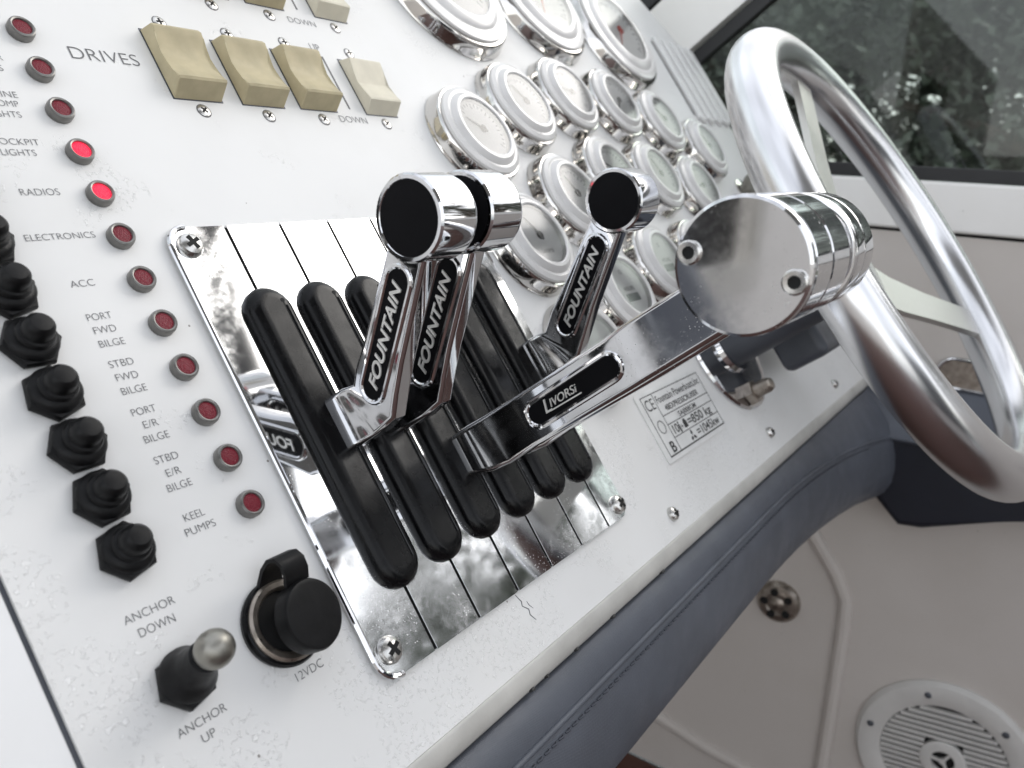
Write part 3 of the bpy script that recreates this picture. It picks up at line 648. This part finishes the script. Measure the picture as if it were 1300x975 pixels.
part('seal_mark', MB().lathe([(.16, .0), (.16, .006), (.14, .006), (.14, 0)], 28, T(.49, .78, .03)), 'inkb', ce)

# ------------------------------------------------------------------ throttle control plate
cpl = thing('throttle_plate', 'mirror chrome throttle control plate in seven strips with six black slot covers', 'plate', (0, 0, 0))
part('backing', MB().prism(rrect(-.99, 5.79, -6.76, -.04, .32), .001, .03), 'void', cpl)
xsn = [-1.0, 0, 1, 2, 3, 4, 5, 5.8]; g = 0.026
for i in range(7):
    a = xsn[i] + (g if i else 0); b = xsn[i + 1] - (g if i < 6 else 0); y0, y1 = -6.77, -.03
    if i == 0: P = [(b, y0), (b, y1)] + [(a + .33 + .33 * math.cos(t), y1 - .33 + .33 * math.sin(t)) for t in [PI / 2 + k * PI / 16 for k in range(9)]] + [(a + .33 + .33 * math.cos(t), y0 + .33 + .33 * math.sin(t)) for t in [PI + k * PI / 16 for k in range(9)]]
    elif i == 6: P = [(a, y1), (a, y0)] + [(b - .25 + .25 * math.cos(t), y0 + .25 + .25 * math.sin(t)) for t in [-PI / 2 + k * PI / 16 for k in range(9)]] + [(b - .25 + .25 * math.cos(t), y1 - .25 + .25 * math.sin(t)) for t in [k * PI / 16 for k in range(9)]]
    else: P = [(a, y0), (b, y0), (b, y1), (a, y1)]
    part('chrome_strip', MB().prism(P, .032, .078, 'xyz', .006, 2), 'plate', cpl, 25)
rim = [(-1.0 + .33 + .33 * math.cos(t), -.03 - .33 + .33 * math.sin(t), .07) for t in [PI / 2 + k * PI / 16 for k in range(9)]] + [(-1.0 + .33 + .33 * math.cos(t), -6.77 + .33 + .33 * math.sin(t), .07) for t in [PI + k * PI / 16 for k in range(9)]]
part('edge_bead', MB().tube(rim, .045, 10), 'chrome', cpl)
for x, y in ((-.72, -.33), (-.72, -6.42), (5.58, -6.52), (5.5, -.3)): screw('corner_screw', cpl, x, y, .075, .185, .12, .45)
def outline(hw, y0, y1, n=10):
    P = []
    for i in range(n + 1): a = PI * i / n; P.append((hw * math.cos(a), y1 - hw + hw * math.sin(a)))
    for i in range(n + 1): a = PI + PI * i / n; P.append((hw * math.cos(a), y0 + hw + hw * math.sin(a)))
    return P
for k in range(6):
    b = MB(); secs = []
    for ins, z in ((0, .076), (0, .12), (.012, .17), (.05, .225), (.1, .26), (.15, .275), (.22, .28)):
        secs.append([(x + k, y, z) for x, y in outline(.385 - ins, -5.82 + ins * 1.1, -1.12 - ins * 1.1)])
    b.loft(secs); sc = part('slot_cover', b, 'black', cpl, 40)
    s2 = MB().box(k + .16, k + .185, -5.45, -1.45, .2, .281); s2.lathe([(.035, .2), (.035, .283), (0, .283)], 12, T(k + .172, -1.42, 0)); part('slit', s2, 'void', sc)
    part('ridge', MB().box(k + .19, k + .215, -5.5, -1.5, .26, .298, .012, 2), 'gloss', sc)

# ------------------------------------------------------------------ levers
def section(c, ey, w, t, r, n=4):
    """rounded rectangle: width w along ey (in the yz plane), thickness t along x"""
    out = []; c = Vector(c); ey = Vector((0, ey[0], ey[1])).normalized()
    for (sx, sy, a0) in ((1, 1, 0), (-1, 1, PI / 2), (-1, -1, PI), (1, -1, 1.5 * PI)):
        for i in range(n + 1):
            a = a0 + PI / 2 * i / n; u = sx * (t / 2 - r) + r * math.cos(a); v = sy * (w / 2 - r) + r * math.sin(a)
            out.append(c + Vector((u, 0, 0)) + ey * v)
    return out
def stad_path(cy, cz, dy, dz, hl, r, x, n=10):
    d = Vector((0, dy, dz)).normalized(); e = Vector((0, d.z, -d.y)); c = Vector((x, cy, cz))
    return [c + d * u + e * v for u, v in stadium(0, 0, hl, r, n)]
def inset(parent, cy, cz, dy, dz, hl, r, x):
    P = stad_path(cy, cz, dy, dz, hl, r, x)
    b = MB(); lo = [p + Vector((.03, 0, 0)) for p in P]; hi = [p - Vector((.004, 0, 0)) for p in P]; b.loft([lo, hi]); s = part('inset', b, 'cap', parent)
    part('inset_rim', MB().tube(stad_path(cy, cz, dy, dz, hl, r + .03, x + .012), .045, 10, closed=True), 'chrome', parent)
    return s
def shift_lever(k, dy, dz, label):
    t = thing('control_lever', label, 'lever', (k, -3.4, 0), 'short lettered control levers')
    kc = Vector((.35, -1.87 + dy, 3.08 + dz)); b0 = Vector((.35, -3.46, .9)); d = Vector((0, kc.y - b0.y, kc.z - b0.z)).normalized(); e = (d.z, -d.y)
    def at(s):
        q = .07 * min(1, s / .5); return (.35, kc.y - d.y * s + d.z * q, kc.z - d.z * s - d.y * q)
    secs = [section((.17, -3.42, .05), (1, 0), .78, .3, .06), section((.17, -3.42, .3), (1, -.05), .82, .32, .07), section((.3, -3.41, .66), (.96, -.28), .86, .32, .07), section((.35, -3.4, .92), (.88, -.47), .83, .3, .07),
            section(at(2.35), e, .8, .32, .07), section(at(1.9), e, .72, .32, .07), section(at(1.2), e, .68, .32, .07), section(at(.5), e, .64, .32, .07), section(at(.1), e, .56, .3, .06)]
    part('arm', MB().loft(secs).xf(T(0, 3.4, 0)), 'chrome', t, 30)
    c = at(1.66); s = inset(t, c[1] + 3.4, c[2], d.y, d.z, .78, .175, .19)
    o = Vector(at(2.44)); o.x = .178; o.y += 3.4; o = o - Vector((0, d.z, -d.y)) * .087
    text('FOUNTAIN', 'letters', t, 'lettering', o, d, (0, d.z, -d.y), 1.56, .175, thick=.012, italic=.36, thin=.022)
    mk = T(0, kc.y + 3.4, kc.z) @ RY(PI / 2)
    part('knob', MB().lathe([(.46, .02), (.475, 0), (.52, 0), (.546, .03), (.548, .64), (.53, .7), (.47, .72), (0, .72)], 64, mk), 'chrome', t, 30)
    part('knob_cap', MB().lathe([(.47, .05), (.47, .014), (.45, .006), (0, .006)], 48, mk), 'cap', t)
    return t
shift_lever(0, 0, 0, 'nearest short chrome lever lettered FOUNTAIN, its round knob with a black cap facing the camera')
shift_lever(1, .03, .03, 'second short chrome lever lettered FOUNTAIN, its knob tucked behind the nearest one')
shift_lever(5, 0, .21, 'far short lever lettered FOUNTAIN standing alone in front of the gauges')
def throttle(k, label, first):
    t = thing('throttle_lever', label, 'lever', (k, -4.5, 0), 'long throttle levers'); X = k
    secs = [section((.17, -4.5, .05), (1, 0), .62, .3, .06), section((.17, -4.5, .32), (1, 0), .7, .34, .08), section((.28, -4.54, .62), (1, -.06), .84, .36, .1), section((.35, -4.55, .95), (1, -.03), .86, .34, .09),
            section((.35, -4.53, 1.5), (1, 0), .8, .3, .07), section((.35, -4.51, 3.4), (1, 0), .8, .3, .07), section((.35, -4.49, 3.75), (1, 0), .82, .3, .07), section((.35, -4.47, 5), (1, 0), .8, .3, .07), section((.35, -4.44, 6.0), (1, 0), .8, .28, .07), section((.35, -4.43, 6.45), (1, 0), .6, .26, .07)]
    part('arm', MB().loft(secs).xf(T(0, 4.5, 0)), 'chrome', t, 30)
    c = Vector((0, .07, 6.07)); mk = T(0, c.y, c.z) @ RY(PI / 2)
    if first:
        inset(t, -.01, 2.56, 0.03, 1, .72, .165, .2)
        text('L', 'letters', t, 'lettering', (.187, -.1, 2.0), (0, .01, 1), (0, 1, 0), None, .21, thick=.01, italic=.3, thin=.006)
        text('IVORSi', 'letters', t, 'lettering', (.187, -.055, 2.13), (0, .01, 1), (0, 1, 0), .54, .125, thick=.01, italic=.3)
        part('lettering_underline', MB().box(.186, .2, -.105, -.085, 2.08, 2.7), 'letters', t)
        x0 = -1.3; kp = [(0, x0), (.7, x0), (.735, x0 + .02), (.742, x0 + .07), (.72, x0 + .1), (.742, x0 + .14), (.742, x0 + .72), (.715, x0 + .75), (.742, x0 + .79), (.742, x0 + 1.46), (.72, x0 + 1.5), (.3, x0 + 1.5), (.3, x0 + 1.5)]
        part('round_knob', MB().lathe(kp, 80, mk), 'chrome', t, 28)
        for sy, sz in ((.42, -.4), (-.42, .4)):
            s = part('socket_screw', MB().lathe([(.135, x0 + .02), (.135, x0 - .03), (.115, x0 - .045), (.07, x0 - .04), (.06, x0 - .0)], 26, T(0, c.y + sy, c.z + sz) @ RY(PI / 2)), 'steel', t)
            part('hex_hole', MB().lathe([(.072, x0 - .012), (0, x0 - .01)], 6, T(0, c.y + sy, c.z + sz) @ RY(PI / 2)), 'void', s)
    else:
        kp = [(0, -.38), (.6, -.38), (.7, -.36), (.725, -.31), (.725, .02), (.71, .05), (.725, .08), (.725, .5), (.7, .56), (.3, .57)]
        part('round_knob', MB().lathe(kp, 72, mk), 'chrome', t, 28)
    return t
throttle(2, 'front long chrome throttle arm lettered LIVORSI with a big flat round knob', True)
throttle(3, 'rear long chrome throttle arm hidden just behind the lettered one', False)

# ------------------------------------------------------------------ steering
SCX, SCY = 13.93, -4.65
col = thing('steering_column', 'chrome steering column flange with a slate grey housing and a hex stud', 'column', (SCX, SCY, 0))
part('flange', MB().lathe([(1.82, 0), (1.84, .05), (1.8, .12), (1.5, .16), (.8, .17), (.75, .3), (0, .3)], 64), 'chrome', col)
part('shaft', MB().lathe([(.62, .1), (.6, 3.2), (.5, 3.7), (0, 3.7)], 40), 'slate', col)
part('housing', MB().box(1.15, 4.0, -1.45, .9, .75, 2.1, .25, 4), 'slate', col)
st_ = part('stud', MB().lathe([(.2, .1), (.2, .78), (.15, .88), (0, .9)], 24, T(-.38, -1.4, 0)), 'brass', col)
part('nut', MB().prism([(-.38 + .34 * math.cos(k * PI / 3), -1.4 + .34 * math.sin(k * PI / 3)) for k in range(6)], .15, .4, 'xyz', .03), 'brass', col)
wh = thing('steering_wheel', 'thick rimmed satin metal steering wheel with flat spokes', 'steering wheel', (SCX, SCY, 3.7))
RIM = [(5.7 * math.cos(a), 5.7 * math.sin(a), 1.25) for a in [2 * PI * i / 120 for i in range(120)]]
part('rim', MB().tube(RIM, .574, 28, closed=True), 'satin', wh, 60)
part('hub', MB().lathe([(1.0, 0), (1.05, .1), (1.05, .4), (.95, .5), (0, .55)], 48), 'spoke', wh)
for a in (76, 200, -30):
    b = MB()
    secs = []
    for r, z, w_ in ((.7, .3, 1.3), (1.8, .42, 1.1), (3.2, .72, .9), (4.6, 1.05, .85), (5.35, 1.22, .85)):
        secs.append([(r, -w_ / 2, z - .09), (r, w_ / 2, z - .09), (r, w_ / 2, z + .09), (r, -w_ / 2, z + .09)])
    b.loft(secs).xf(RZ(math.radians(a))); part('spoke', b, 'spoke', wh, 40)
